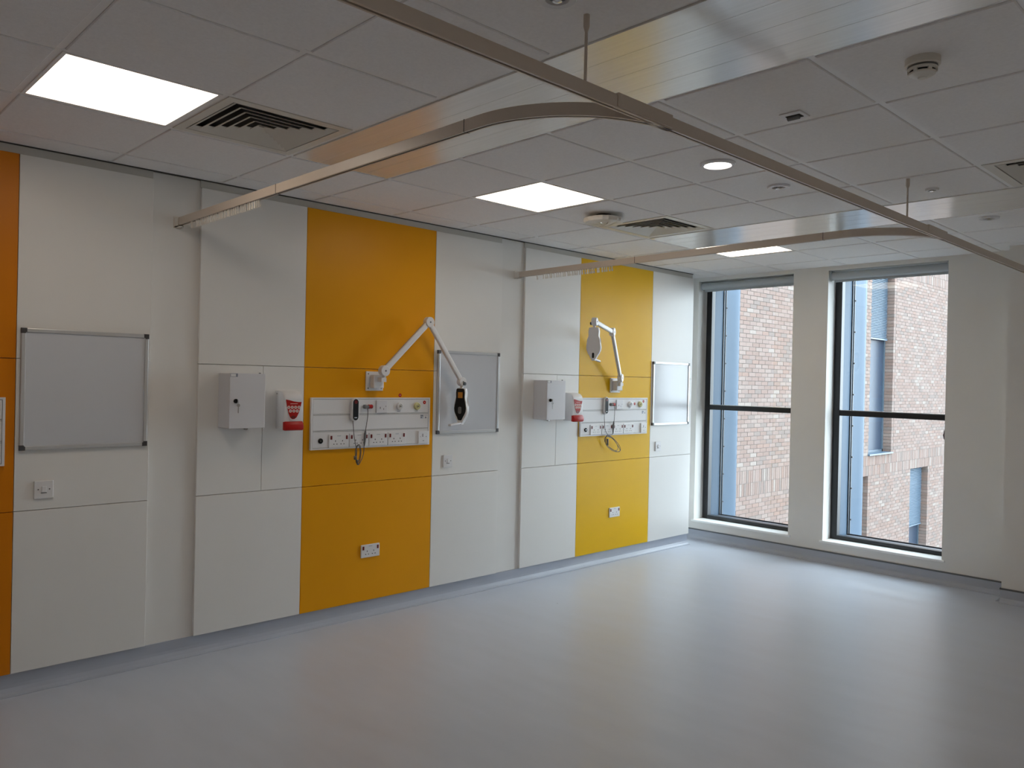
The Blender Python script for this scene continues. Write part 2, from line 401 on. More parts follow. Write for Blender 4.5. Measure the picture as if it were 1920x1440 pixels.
# ------------------------------------------------------------------ recessed panel lights
lamp_m = emit('lamp_diffuser', LAMP_COL, LAMP)
ll = ['bright square panel light next to the ceiling grille nearest the camera', 'bright square panel light in front of the domed ceiling unit',
      'bright square panel light behind the curtain rail, nearest the windows', 
      'unseen panel light added as fill over the plain wall side, next to the camera', 'unseen panel light added as fill halfway along the plain wall side',
      'unseen panel light added as fill over the plain wall side, nearest the window wall', 'unseen panel light added as fill over the rear of the room by the plain wall']
for n, (x, y) in enumerate(LIGHTS):
    i, j = cell(x, y); x0, x1, y0, y1 = ex[i]+.012, ex[i+1]-.012, ey[j]+.012, ey[j+1]-.012
    t = thing('panel_light', ll[n], 'ceiling light', ((x0+x1)/2, (y0+y1)/2, CZ), 'recessed panel lights')
    w, h = (x1-x0)/2, (y1-y0)/2
    b = BM(); f = .014
    for lo, hi in (((-w,-h,-.003),(w,-h+f,.02)), ((-w,h-f,-.003),(w,h,.02)), ((-w,-h+f,-.003),(-w+f,h-f,.02)), ((w-f,-h+f,-.003),(w,h-f,.02))): box(b, lo, hi)
    obj('light_frame', b, 'tee', t)
    bxo('diffuser', (-w+f, -h+f, .0), (w-f, h-f, .01), lamp_m, t, 0)

# ------------------------------------------------------------------ four way grilles
vl = ['square louvred ceiling grille beside the nearest panel light', 'square louvred ceiling grille beside the white domed ceiling unit', 'square louvred ceiling grille cut by the picture edge past the long rail']
for n, (x, y) in enumerate(VENTS):
    i, j = cell(x, y); w, h = (ex[i+1]-ex[i])/2-.012, (ey[j+1]-ey[j])/2-.012
    t = thing('air_grille', vl[n], 'air vent', ((ex[i]+ex[i+1])/2, (ey[j]+ey[j+1])/2, CZ), 'four way ceiling grilles')
    s = .245
    b = BM()
    for lo, hi in (((-w,-h,-.004),(w,-s,.01)), ((-w,s,-.004),(w,h,.01)), ((-w,-s,-.004),(-s,s,.01)), ((s,-s,-.004),(w,s,.01))): box(b, lo, hi)
    obj('face_frame', b, 'plastic_warm', t)
    bxo('plenum', (-s-.005, -s-.005, .035), (s+.005, s+.005, .07), 'dark', t, 0)
    b = BM()
    for lo, hi in (((-s-.005,-s-.005,.01),(s+.005,-s,.07)), ((-s-.005,s,.01),(s+.005,s+.005,.07)), ((-s-.005,-s,.01),(-s,s,.07)), ((s,-s,.01),(s+.005,s,.07))): box(b, lo, hi)
    obj('plenum_side', b, 'dark', t)
    for k in range(6):
        so = s-.006-.040*k; si = so-.026
        b = BM()
        def ring(hs, z): return [b.verts.new((sx_*hs, sy_*hs, z)) for sx_, sy_ in ((-1,-1),(1,-1),(1,1),(-1,1))]
        r0 = ring(so, -.004); r1 = ring(si, .0095); r2_ = ring(si, .0115); r3 = ring(so, -.0015)
        for A, B_ in ((r0, r1), (r1, r2_), (r2_, r3), (r3, r0)):
            for q in range(4): b.faces.new((A[q], A[(q+1)%4], B_[(q+1)%4], B_[q]))
        obj('vane', b, 'plastic_warm', t)

# ------------------------------------------------------------------ ceiling devices
t = thing('downlight', 'small round lit downlight beside the long curtain rail', 'ceiling light', (2.325, 3.455, CZ))
b = BM(); lathe(b, (0,0,-.005), (0,0,-1), [(.086,-.002),(.086,.006),(.080,.013),(.068,.013),(.064,.004)], 40, cap0=False, cap1=False); obj('trim_ring', b, 'plastic', t, smooth=True)
b = BM(); lathe(b, (0,0,-.005), (0,0,-1), [(.066,.003),(.001,.003)], 40, cap0=False); obj('lens', b, emit('downlight_lens', (1,.9,.8), LAMP*1.2), t)

t = thing('access_point', 'white domed octagonal wireless unit hanging under the ceiling', 'wireless unit', (1.12, 4.035, CZ-.005))
b = BM(); lathe(b, (0,0,0), (0,0,-1), [(.05,0),(.05,.022)], 24); obj('mount', b, 'dark', t)
b = BM(); lathe(b, (0,0,-.02), (0,0,-1), [(.115,0),(.137,.006),(.140,.018),(.130,.032),(.10,.042),(.05,.046),(.001,.047)], 8, cap1=False)
bmesh.ops.bevel(b, geom=[e for e in b.edges if abs(e.verts[0].co.z-e.verts[1].co.z) > .003], offset=.02, segments=3, affect='EDGES'); obj('housing', b, 'plastic_warm', t, smooth=True)
b = BM(); lathe(b, (.03,-.06,-.062), (0,0,-1), [(.004,0),(.003,.003)], 8); obj('status_light', b, emit('status_led', (.9,1,1), 2), t)

def sprinkler(label, x, y, r=.042):
    t = thing('sprinkler', label, 'sprinkler', (x, y, CZ-.005), 'round ceiling rosettes')
    b = BM(); lathe(b, (0,0,0), (0,0,-1), [(r,0),(r,.007),(r*.93,.012),(r*.60,.011),(r*.52,.003)], 32, cap1=False); obj('rosette', b, 'plastic', t, smooth=True)
    b = BM(); lathe(b, (0,0,0), (0,0,-1), [(r*.5,.003),(.001,.003)], 20, cap0=False); obj('recess', b, 'grey', t)
    b = BM(); lathe(b, (0,0,0), (0,0,-1), [(.008,.002),(.006,.012),(.014,.014),(.014,.016),(.002,.018)], 16); obj('nozzle', b, 'chrome', t, smooth=True)
sprinkler('round white sprinkler rosette beside the lit downlight', 2.331, 4.061, .060)
sprinkler('small round rosette beside the far rail hanger', 2.919, 4.651, .034)
sprinkler('small round rosette beyond the far metal ceiling band', 2.926, 5.649, .058)

sprinkler('round white sprinkler rosette cut by the upper picture edge near a rail hanger', 2.916, 1.650, .058)

t = thing('motion_sensor', 'small square motion sensor with dark lens set in a ceiling tile', 'sensor', (2.934, 3.035, CZ-.005))
bxo('plate', (-.045,-.045,-.006), (.045,.045,0), 'plastic', t, .002)
b = BM(); bbox(b, (-.030,-.018,-.008), (.030,.022,-.005), .001, 1); obj('lens_recess', b, 'dark', t)
b = BM(); cyl(b, (-.028,.002,-.008), (.020,.002,-.008), .012, 14); obj('lens', b, 'grey', t, smooth=True)

t = thing('smoke_detector', 'cream round smoke detector with dark slots on the ceiling', 'smoke detector', (3.50, 2.80, CZ-.005))
b = BM(); lathe(b, (0,0,0), (0,0,-1), [(.054,0),(.054,.022),(.050,.026)], 36); obj('base', b, 'plastic_warm', t, smooth=True)
b = BM(); lathe(b, (0,0,-.026), (0,0,-1), [(.046,0),(.046,.006)], 36); obj('upper_slot_ring', b, 'grey', t)
b = BM(); lathe(b, (0,0,-.032), (0,0,-1), [(.046,0),(.046,.006),(.043,.008)], 36); obj('ring', b, 'plastic_warm', t, smooth=True)
b = BM(); lathe(b, (0,0,-.040), (0,0,-1), [(.039,0),(.039,.007)], 36); obj('lower_slot_ring', b, 'black', t)
for q in range(6):
    a = q*PI/3+.35; b = BM(); box(b, (.036,-.006,-.048), (.045,.006,-.030)); o = obj('rib', b, 'plastic_warm', t); o.rotation_euler = (0,0,a)
b = BM(); lathe(b, (0,0,-.047), (0,0,-1), [(.042,0),(.040,.005),(.030,.011),(.014,.014),(.012,.018),(.001,.020)], 36, cap1=False); obj('cap', b, 'plastic_warm', t, smooth=True)

# ------------------------------------------------------------------ curtain rails
RP = [(-.0115,.042),(.0115,.042),(.0125,.040),(.0125,.001),(.0115,0),(.0045,0),(.0045,.004),(.009,.006),(.009,.036),(-.009,.036),(-.009,.006),(-.0045,.004),(-.0045,0),(-.0115,0),(-.0125,.001),(-.0125,.040)]
ZT = 2.446
XM = 2.900
main = thing('curtain_rail', 'long white curtain rail hung from the ceiling parallel to the panelled wall', 'curtain rail', (XM, 0, ZT))
b = BM(); sweep(b, RP, [(0, RY+.02, 0), (0, 6.855, 0)]); obj('rail', b, 'rail', main)
bxo('slot', (-.009, RY+.02, .0062), (.009, 6.855, .035), 'rail_in', main, 0)
for y0, y1 in ((1.935, 2.225), (4.63, 4.92)):
    b = BM(); bbox(b, (-.0155, y0, .004), (.0165, y1, .0475), .001, 1); obj('joint_sleeve', b, 'rail', main)
for y in (-.80, 1.796, 4.352):
    b = BM(); cyl(b, (0, y, .042), (0, y, CZ-.005-ZT), .0048, 12); obj('hanger_rod', b, 'rail', main, smooth=True)
    b = BM(); lathe(b, (0, y, CZ-.005-ZT), (0,0,-1), [(.0095,0),(.0095,.035),(.005,.05)], 14); obj('hanger_cup', b, 'rail', main, smooth=True)
hk = None
def branch(label, ywall, zwall, ystr, R, y_hook, n_hook, x0h, x1h):
    global hk
    t = thing('curtain_rail', label, 'curtain rail', (0, 0, 0))
    xs_ = XM-R
    pts = []
    for k in range(9):
        f = k/8; x = -.012+(xs_+.012)*f; pts.append((x, ywall+(ystr-ywall)*f, zwall+(ZT-zwall)*min(1, f*1.0)))
    for k in range(1, 25):
        a = -PI/2+PI/2*k/24; pts.append((xs_+R*math.cos(a), ystr+R+R*math.sin(a), ZT))
    pts[-1] = (XM, ystr+R, ZT); pts = [p for p in pts if p[0] < XM-.012 or p[1] > ystr+R*.80]
    b = BM(); sweep(b, RP, pts); obj('rail', b, 'rail', t)
    b = BM(); sweep(b, [(-.0045,.002),(.0045,.002),(.0045,.0042),(.009,.0062),(.009,.034),(-.009,.034),(-.009,.0062),(-.0045,.0042)], pts); obj('slot', b, 'rail_in', t)
    # wall end bracket
    b = BM(); box(b, (-.022, ywall-.020, zwall-.012), (-.016, ywall+.020, zwall+.052)); box(b, (-.022, ywall-.017, zwall-.008), (.030, ywall-.013, zwall+.044)); box(b, (-.022, ywall-.017, zwall-.008), (.030, ywall+.017, zwall-.004)); box(b, (-.022, ywall+.013, zwall-.008), (.030, ywall+.017, zwall+.044))
    obj('end_bracket', b, 'hook', t)
    # joint near the wall and at the bend
    for f in (.445, .97):
        x = xs_*f; y = ywall+(ystr-ywall)*f; z = zwall+(ZT-zwall)*f
        b = BM(); box(b, (x-.0012, y-.0135, z-.0005), (x+.0012, y+.0135, z+.043)); obj('rail_joint', b, 'shadow_trim', t)
    # hooks
    rnd = random.Random(int(ywall*100)); xx = [x0h] + [x0h+.06+(x1h-x0h-.06)*(k+rnd.uniform(-.25,.25))/(n_hook-1) for k in range(n_hook)]
    for x in xx:
        f = x/xs_; y = ywall+(ystr-ywall)*f; z = zwall+(ZT-zwall)*f
        if hk is None:
            b = BM(); box(b, (-.0035,-.004,-.012), (.0035,.004,.004)); box(b, (-.0030,-.0025,-.034), (.0030,.0025,-.012)); box(b, (-.0030,.0025,-.034), (.0030,.009,-.030)); box(b, (-.0030,.0065,-.034), (.0030,.009,-.018))
            hk = obj('curtain_hook', b, 'hook', t, loc=(x, y, z))
        else: inst('curtain_hook', hk, t, (x, y, z), (0, 0, rnd.uniform(-.5, .5)))
branch('white curtain rail curving from the long rail to the wall beside the amber panel', 1.722, 2.411, 1.782, .45, 0, 30, .17, .92)
branch('white curtain rail curving from the long rail to the wall beside the yellow panel', 4.352, 2.401, 4.487, .43, 0, 30, .20, .90)

# ------------------------------------------------------------------ whiteboards
def whiteboard(label, y0):
    t = thing('whiteboard', label, 'whiteboard', (0, y0, 1.2), 'square whiteboards on the panelled wall')
    s = .6; w = .020
    bxo('writing_surface', (.002, .012, .012), (.010, s-.012, s-.012), 'board', t, 0)
    for lo, hi in (((.0,0,.022),(.016,w,s-.022)), ((.0,s-w,.022),(.016,s,s-.022)), ((.0,.022,0),(.016,s-.022,w)), ((.0,.022,s-w),(.016,s-.022,s))):
        bxo('frame_bar', lo, hi, 'alu', t, .003, 2)
    for cy_, cz in ((0,0),(s,0),(0,s),(s,s)):
        sy_ = 1 if cy_ == 0 else -1; sz = 1 if cz == 0 else -1
        b = BM(); prism(b, [(0,0),(.026,0),(.026,.019),(.019,.019),(.019,.026),(0,.026)], (0, cy_-sy_*.001, cz-sz*.001), (0,sy_,0), (0,0,sz), (1,0,0), .018, bev=.002)
        obj('corner_cap', b, 'grey_plastic', t)
whiteboard('square whiteboard beside the orange panel, largest in view', .970)
whiteboard('square whiteboard partly hidden by the lowered lamp head', 3.564)
whiteboard('square whiteboard nearest the windows, beside the yellow panel', 6.140)

# ------------------------------------------------------------------ lockable wall cabinets
def cabinet(label, y0):
    t = thing('wall_cabinet', label, 'cabinet', (0, y0, 1.289), 'small lockable wall cabinets')
    w, h, d = .213, .312, .135
    bxo('body', (0, 0, 0), (d, w, h), 'steel_white', t, .003, 2)
    dr = bxo('door', (d, -.001, -.001), (d+.016, w+.001, h+.001), 'steel_white', t, .003, 2)
    b = BM(); cyl(b, (d+.016, .035, .155), (d+.024, .035, .155), .0125, 18); obj('lock', b, 'black', dr, smooth=True)
    b = BM(); box(b, (d+.024, .034, .146), (d+.044, .0365, .164)); cyl(b, (d+.038,.041,.150), (d+.038,.041,.139), .0016, 6); box(b, (d+.036,.040,.088), (d+.039,.044,.139)); cyl(b, (d+.0355,.042,.132), (d+.0395,.042,.132), .009, 12)
    obj('key', b, 'chrome', dr)
    b = BM(); box(b, (d+.016,.002,.292), (d+.0168,.045,.311)); lab = obj('label', b, 'print_grey', dr)
    b = BM(); box(b, (d+.0168,.004,.294), (d+.0172,.034,.309)); obj('label_face', b, 'plastic', lab)
    b = BM(); cyl(b, (d+.006, w-.03, h), (d+.006, w-.03, h+.006), .006, 10); obj('hinge', b, 'grey', t)
    b = BM(); cyl(b, (.0, .165, -.012), (.022, .165, -.012), .0085, 14); obj('stop_knob', b, 'chrome', t, smooth=True)
cabinet('white lockable wall cabinet with hanging key left of the amber panel', 1.966)
cabinet('white lockable wall cabinet with hanging key left of the yellow panel', 4.556)

# ------------------------------------------------------------------ soap dispensers
def dispenser(label, y0):
    t = thing('soap_dispenser', label, 'dispenser', (0, y0, 1.27), 'red and white dispensers')
    w = .122
    prof = [(0,0),(.088,0),(.100,.012),(.104,.045),(.106,.10),(.106,.188),(.099,.206),(.083,.221),(.058,.230),(.03,.232),(0,.232)]
    b = BM(); prism(b, prof, (0,0,0), (1,0,0), (0,0,1), (0,1,0), w, bev=.005, seg=2); bd = obj('body', b, 'plastic', t, smooth=True)
    b = BM(); cyl(b, (.012,-.001,.215), (.012,.0,.215), .004, 8); obj('screw', b, 'grey', t)
    # tapering red front with pale rim
    def shield(k): return [(c+(u-c)*k, z) for c in (w/2,) for u, z in ((.004,.186),(.012,.140),(.024,.095),(.036,.070),(.050,.060),(.066,.060),(.082,.070),(.096,.095),(.110,.140),(.117,.186))]
    b = BM(); prism(b, [(u, z-(.006 if z < .1 else 0)) for u, z in shield(1.0)], (.1062,0,0), (0,1,0), (0,0,1), (1,0,0), .0015); obj('shield_rim', b, 'plastic', t)
    red = [(w/2+(u-w/2)*.92, z) for u, z in ((.004,.181),(.012,.140),(.024,.097),(.036,.073),(.050,.063),(.066,.063),(.082,.073),(.096,.097),(.110,.140),(.117,.166),(.09,.166),(.06,.170),(.03,.177))]
    b = BM(); prism(b, red, (.1078,0,0), (0,1,0), (0,0,1), (1,0,0), .0015); sh = obj('red_shield', b, 'red', t)
    b = BM(); prism(b, [(.040,.075),(.050,.066),(.066,.066),(.078,.075),(.066,.084),(.052,.084)], (.1094,0,0), (0,1,0), (0,0,1), (1,0,0), .0006); obj('sight_window', b, 'dark_red', sh)
    for r_, n, z in ((0,4,.134),(1,3,.112)):
        for k in range(n):
            yy = w/2+(k-(n-1)/2)*.0225; b = BM(); lathe(b, (.1092,yy,z), (1,0,0), [(.0098,0),(.0098,.0008)], 18); dt = obj('pictogram', b, 'print_pale', sh)
            b = BM(); lathe(b, (.10995,yy,z), (1,0,0), [(.0048,0),(.0048,.0004)], 10); obj('pictogram_mark', b, mat('pictogram_grey', (.35,.30,.30), .5), sh)
    b = BM(); box(b, (.1092,.038,.154), (.1096,.086,.157)); obj('print_line', b, 'print_pale', sh)
    # push lever
    lev = [(.0,0),(.105,.0),(.118,.004),(.124,.018),(.120,.034),(.108,.050),(.098,.052),(.0,.052)]
    b = BM(); prism(b, [(u-.0, z-.0) for u, z in ((.088,-.004),(.112,-.006),(.122,.0),(.126,.016),(.120,.034),(.110,.048),(.100,.050),(.088,.050))], (0,-.001,0), (1,0,0), (0,0,1), (0,1,0), w+.002, bev=.006, seg=2); obj('push_lever', b, 'red', t, smooth=True)
dispenser('red and white hand soap dispenser beside the amber panel', 2.326)
dispenser('red and white hand soap dispenser half behind the farther wall cabinet', 4.914)

# ------------------------------------------------------------------ electrical plates
src = {}
def shared(key, build, name, m, parent, loc):
    if key in src: return inst(name, src[key], parent, loc)
    b = BM(); build(b); o = obj(name, b, m, parent, loc=loc); src[key] = o; return o
def double_socket(parent, y, z, x=0, w=.146, h=.086, top=False, red='dark_red'):
    """parent None-able: returns plate; sub parts under the plate"""
    p = shared(('dsk', w), lambda b: bbox(b, (0,0,0), (.010, w, h), .003, 2), 'double_socket' if not top else 'plate', 'plastic', parent, (x, y, z))
    par = p if not top else parent
    ox, oy, oz = (.010, 0, 0) if not top else (x+.010, y, z)
    for yy in (.010, w-.022):
        shared(('rk', w), lambda b: bbox(b, (0,0,0), (.004,.012,.024), .001, 1), 'rocker_switch', red, par, (ox, oy+yy, oz+h-.034))
    for cyy in (.047, w-.047):
        for dy, dz, sw, sh_ in ((0, .042, .0045, .009), (-.011, .022, .007, .005), (.011, .022, .007, .005)):
            shared(('pin', sw, sh_), lambda b: box(b, (-.002,-sw/2,-sh_/2), (.0006,sw/2,sh_/2)), 'pin_hole', 'black', par, (ox, oy+cyy+dy, oz+dz))
    shared(('prn',), lambda b: box(b, (0,-.014,-.0012), (.0003,.014,.0012)), 'print_mark', 'print_grey', par, (ox, oy+w/2, oz+h-.012))
    return p
for label, y in (('white double socket with two red switches low on the amber panel', 2.952), ('white double socket with red switches low on the yellow panel', 5.540)):
    t = thing('wall_socket', label, 'socket', (0, y, .395), 'low wall sockets'); double_socket(t, 0, 0, top=True)
def switch(label, y, z=.955):
    t = thing('wall_switch', label, 'switch', (0, y, z), 'single wall switches')
    bxo('plate', (0,0,0), (.010,.086,.090), 'plastic', t, .003, 2)
    b = BM(); bbox(b, (.010,.033,.032), (.015,.053,.062), .0015, 1); obj('rocker', b, 'plastic', t)
    b = BM(); box(b, (.010,.030,.027), (.0115,.056,.031)); obj('rocker_gap', b, 'grey', t)
    for yy in (.018, .068):
        b = BM(); cyl(b, (.010,yy,.047), (.0112,yy,.047), .0035, 8); obj('screw', b, 'grey', t)
switch('white switch plate under the whiteboard beside the orange panel', 1.038)
switch('white switch plate under the whiteboard behind the lowered lamp', 3.634)
switch('white switch plate under the whiteboard nearest the windows', 6.206)

# ------------------------------------------------------------------ bedhead service trunking
def trunking(label, y0, full=True, second=False):
    t = thing('bedhead_trunking', label, 'service panel', (0, y0, 1.129), 'bedhead service panels')
    w, h, d = .939, .331, .018
    b = BM()
    for lo, hi in (((0,0,0),(d,w,.010)), ((0,0,h-.010),(d,w,h)), ((0,0,.010),(d,.012,h-.010)), ((0,w-.012,.010),(d,w,h-.010)), ((0,.012,.010),(.0095,w-.012,h-.010))): box(b, lo, hi)
    obj('surround', b, 'plastic', t)
    for z0, z1 in ((.0118,.1112),(.1203,.2167),(.2258,.3190)):
        bxo('cover_strip', (.008,.0135,z0), (d-.001,w-.0135,z1), 'plastic', t, .0015)
    for z0 in (.1135, .219):
        bxo('divider_bar', (.010,.0135,z0), (.0165,w-.0135,z0+.0045), 'plastic', t, 0)
    bxo('backing', (.0095,.012,.010), (.0105,w-.012,h-.010), 'grey', t, 0)
    if not full: return t
    o = y0
    def yl(y): return y-2.557
    b = BM(); lathe(b, (d-.002, .069, .056), (1,0,0), [(.017,0),(.017,.006),(.013,.008),(.012,.005),(.004,.005)], 20); obj('knob', b, 'black', t, smooth=True)
    b = BM(); lathe(b, (d+.003, .069, .056), (1,0,0), [(.004,0),(.004,.002)], 8); obj('knob_centre', b, 'chrome', t)
    for k in range(4): double_socket(t, .126+.1515*k, .011, x=d-.002)
    # single socket with switch
    p = shared(('ssk',), lambda b: bbox(b, (0,0,0), (.012,.084,.088), .003, 2), 'single_socket', 'plastic', t, (d-.002,.836,.010))
    for dy, dz, sw, sh_ in ((.036,.058,.006,.022),(.016,.048,.004,.004),(.066,.048,.005,.006),(.042,.020,.012,.004)):
        b = BM(); box(b, (.0121,dy-sw/2,dz-sh_/2), (.0126,dy+sw/2,dz+sh_/2)); obj('socket_mark', b, 'grey', p)
    # call point plate
    ysq = .480 if not second else .472
    p = shared(('csq',), lambda b: bbox(b, (0,0,0), (.012,.088,.084), .003, 2), 'call_plate', 'steel_white', t, (d-.002,ysq,.229))
    for dy, dz, sw, sh_ in ((.050,.040,.016,.010),(.030,.034,.006,.014),(.075,.044,.005,.006),(.058,.026,.004,.012)):
        b = BM(); box(b, (.0121,dy-sw/2,dz-sh_/2), (.0125,dy+sw/2,dz+sh_/2)); obj('plate_mark', b, 'steel_white' if dy == .05 else 'grey', p)
    # gas outlets
    for yy, m, nm in ((.672,'plastic','gas_outlet'), (.822,'yellow_ring','vacuum_outlet')):
        b = BM(); lathe(b, (d-.002, yy, .272), (1,0,0), [(.027,0),(.027,.008),(.024,.016),(.017,.018),(.016,.012),(.010,.012),(.009,.020),(.006,.020)], 28); oo = obj(nm, b, m, t, smooth=True)
        b = BM(); lathe(b, (d+.017, yy, .272), (1,0,0), [(.0055,0),(.0055,.002)], 12); obj('port', b, 'grey', oo)
        b = BM(); box(b, (d-.001, yy-.016, .236), (d-.0004, yy+.010, .239)); obj('print_line', b, 'print_grey', oo)
    # pale label
    b = BM(); box(b, (d-.001,.856,.185), (d-.0003,.884,.212)); lb = obj('label', b, 'label', t)
    b = BM(); box(b, (d-.0003,.858,.200), (d,.880,.209)); box(b, (d-.0003,.858,.188), (d,.872,.196)); box(b, (d-.0012,.890,.206), (d,.916,.2085)); box(b, (d-.0012,.897,.186), (d,.908,.197)); obj('label_print', b, 'print_grey', lb)
    # socket for the call lead
    b = BM(); yr = .446 if not second else .440
    lathe(b, (d-.002, yr, .272), (1,0,0), [(.014,0),(.014,.004),(.009,.005),(.009,.003),(.004,.003)], 18); obj('call_socket', b, 'grey', t, smooth=True)
    return t
MT['yellow_ring'] = mat('pale_yellow_plastic', (.68, .66, .36), .35)
trunking('white service panel with sockets on the orange panel, cut by the picture edge', -.031, full=False)
trunking('white bedhead service panel with sockets on the amber panel', 2.557)
trunking('white bedhead service panel with sockets on the yellow panel', 5.113, second=True)
# red round stickers
def sticker(label, x, y, z):
    t = thing('round_sticker', label, 'sticker', (x, y, z), 'small round red stickers')
    b = BM(); lathe(b, (0,0,0), (1,0,0), [(.0125,0),(.0125,.0012)], 20); obj('disc', b, 'red', t)
    b = BM(); lathe(b, (.0012,0,0), (1,0,0), [(.0035,0),(.0035,.0004)], 12); obj('centre_mark', b, 'print_pale', t)
sticker('round red sticker on the amber panel just above the service panel', 0, 3.247, 1.476)
sticker('round red sticker at the upper corner of the amber bay service panel', .017, 3.446, 1.427)
sticker('round red sticker between the two outlets of the yellow bay service panel', .017, 5.858, 1.405)
sticker('round red sticker at the upper corner of the yellow bay service panel', .017, 5.990, 1.427)

# ------------------------------------------------------------------ nurse call handsets with coiled leads
def handset(label, y, z, lead, plug_y, plug_z):
    t = thing('call_handset', label, 'handset', (.017, y, z), 'nurse call handsets')
    b = BM(); prism(b, rrect(.052, .152, .026, 8), (.0,0,0), (0,1,0), (0,0,1), (1,0,0), .024, bev=.005, seg=3); obj('shell', b, 'plastic', t, smooth=True)
    b = BM(); prism(b, rrect(.040, .138, .020, 8), (.0242,0,0), (0,1,0), (0,0,1), (1,0,0), .0022, bev=.0008, seg=1); fp = obj('face', b, 'black', t, smooth=True)
    b = BM(); lathe(b, (.0264,0,.050), (1,0,0), [(.012,0),(.012,.001)], 18); obj('call_button', b, 'dark_red', fp)
    b = BM(); box(b, (.0264,-.010,-.055), (.0268,.010,-.049)); obj('print_mark', b, 'label', fp)
    # plug in its wall socket, lying towards the handset
    py, pz = plug_y-y, plug_z-z
    b = BM(); cyl(b, (.012,py,pz), (.016,py-.050,pz), .012, 14, r1=.009); lathe(b, (.0165,py-.048,pz), (0,-1,0), [(.009,0),(.014,.006),(.014,.018),(.008,.022)], 14); obj('plug', b, 'grey', t, smooth=True)
    b = BM(); lathe(b, (.013,py-.012,pz), (0,-1,0), [(.0135,-.008),(.0135,.018)], 16); obj('plug_ring', b, 'red', t, smooth=True)
    b = BM(); tube(b, [V(*p)-V(.017,y,z) for p in lead], .0024, 6); obj('lead', b, 'cord', t, smooth=True)
    return t
def smooth_path(P, n=8):
    P = [Vector(p) for p in P]; out = []
    for i in range(len(P)-1):
        p0, p1, p2, p3 = P[max(i-1,0)], P[i], P[i+1], P[min(i+2,len(P)-1)]
        for k in range(n):
            s = k/n; out.append(.5*((2*p1)+(-p0+p2)*s+(2*p0-5*p1+4*p2-p3)*s*s+(-p0+3*p1-3*p2+p3)*s**3))
    out.append(P[-1]); return out
# first: loop gathered to a narrow bundle
P = [(.030,2.855,1.312),(.034,2.856,1.27),(.036,2.862,1.21),(.040,2.872,1.155),(.044,2.880,1.10),(.046,2.872,1.06),(.046,2.880,1.032),(.050,2.892,1.05),(.052,2.900,1.10),(.050,2.895,1.140),(.052,2.882,1.148),(.056,2.868,1.12),(.058,2.868,1.07),(.056,2.882,1.028),(.054,2.896,1.045),(.055,2.905,1.10),(.052,2.898,1.148),(.048,2.880,1.150),(.050,2.864,1.11),(.050,2.874,1.045),(.046,2.892,1.022),(.040,2.915,1.045),(.038,2.935,1.09),(.034,2.942,1.15),(.032,2.948,1.22),(.032,2.960,1.29),(.034,2.966,1.35),(.032,2.966,1.39)]
h1 = handset('black faced call handset with bundled lead on the amber bay service panel', 2.867, 1.382, smooth_path(P), 3.002, 1.401)
b = BM(); lathe(b, V(.032,2.952,1.246)-V(.017,2.867,1.382), (0,-.06,-1), [(.004,0),(.007,.02),(.0075,.06),(.005,.09),(.003,.103)], 12); obj('lead_swelling', b, 'grey', h1, smooth=True)
b = BM(); cyl(b, V(.050,2.866,1.082)-V(.017,2.867,1.382), V(.050,2.866,1.058)-V(.017,2.867,1.382), .010, 10); cyl(b, V(.046,2.884,1.055)-V(.017,2.867,1.382), V(.046,2.886,1.022)-V(.017,2.867,1.382), .007, 10, r1=.004); obj('bundle_clip', b, 'grey', h1)
# second: open round coils
C = []
for k in range(0, 57):
    a = PI/2+2*PI*k/18; g = k/56; rr = .075+.022*math.sin(k*.9)*.35+.026*g
    yy, zz_ = rr*1.28*math.cos(a), rr*.80*math.sin(a)
    C.append((.040+.008*math.sin(k*.7)+.006*g, 5.508+.008*g+yy*.88-zz_*.30, 1.060-.006*g+zz_*.85-yy*.34))
P2 = [(.030,5.412,1.318),(.032,5.415,1.25),(.036,5.425,1.17)] + C + [(.042,5.52,1.14),(.038,5.535,1.20),(.034,5.548,1.29),(.032,5.552,1.35),(.030,5.545,1.39)]
h2 = handset('black faced call handset with loosely coiled lead on the yellow bay service panel', 5.430, 1.392, smooth_path(P2, 4), 5.556, 1.401)
b = BM(); lathe(b, V(.036,5.540,1.255)-V(.017,5.430,1.392), (0,-.1,-1), [(.004,0),(.008,.02),(.0085,.06),(.005,.09),(.003,.103)], 12); obj('lead_swelling', b, 'grey', h2, smooth=True)
b = BM(); cyl(b, V(.046,5.445,1.10)-V(.017,5.430,1.392), V(.046,5.450,1.045)-V(.017,5.430,1.392), .010, 10, r1=.007); obj('bundle_clip', b, 'grey', h2)

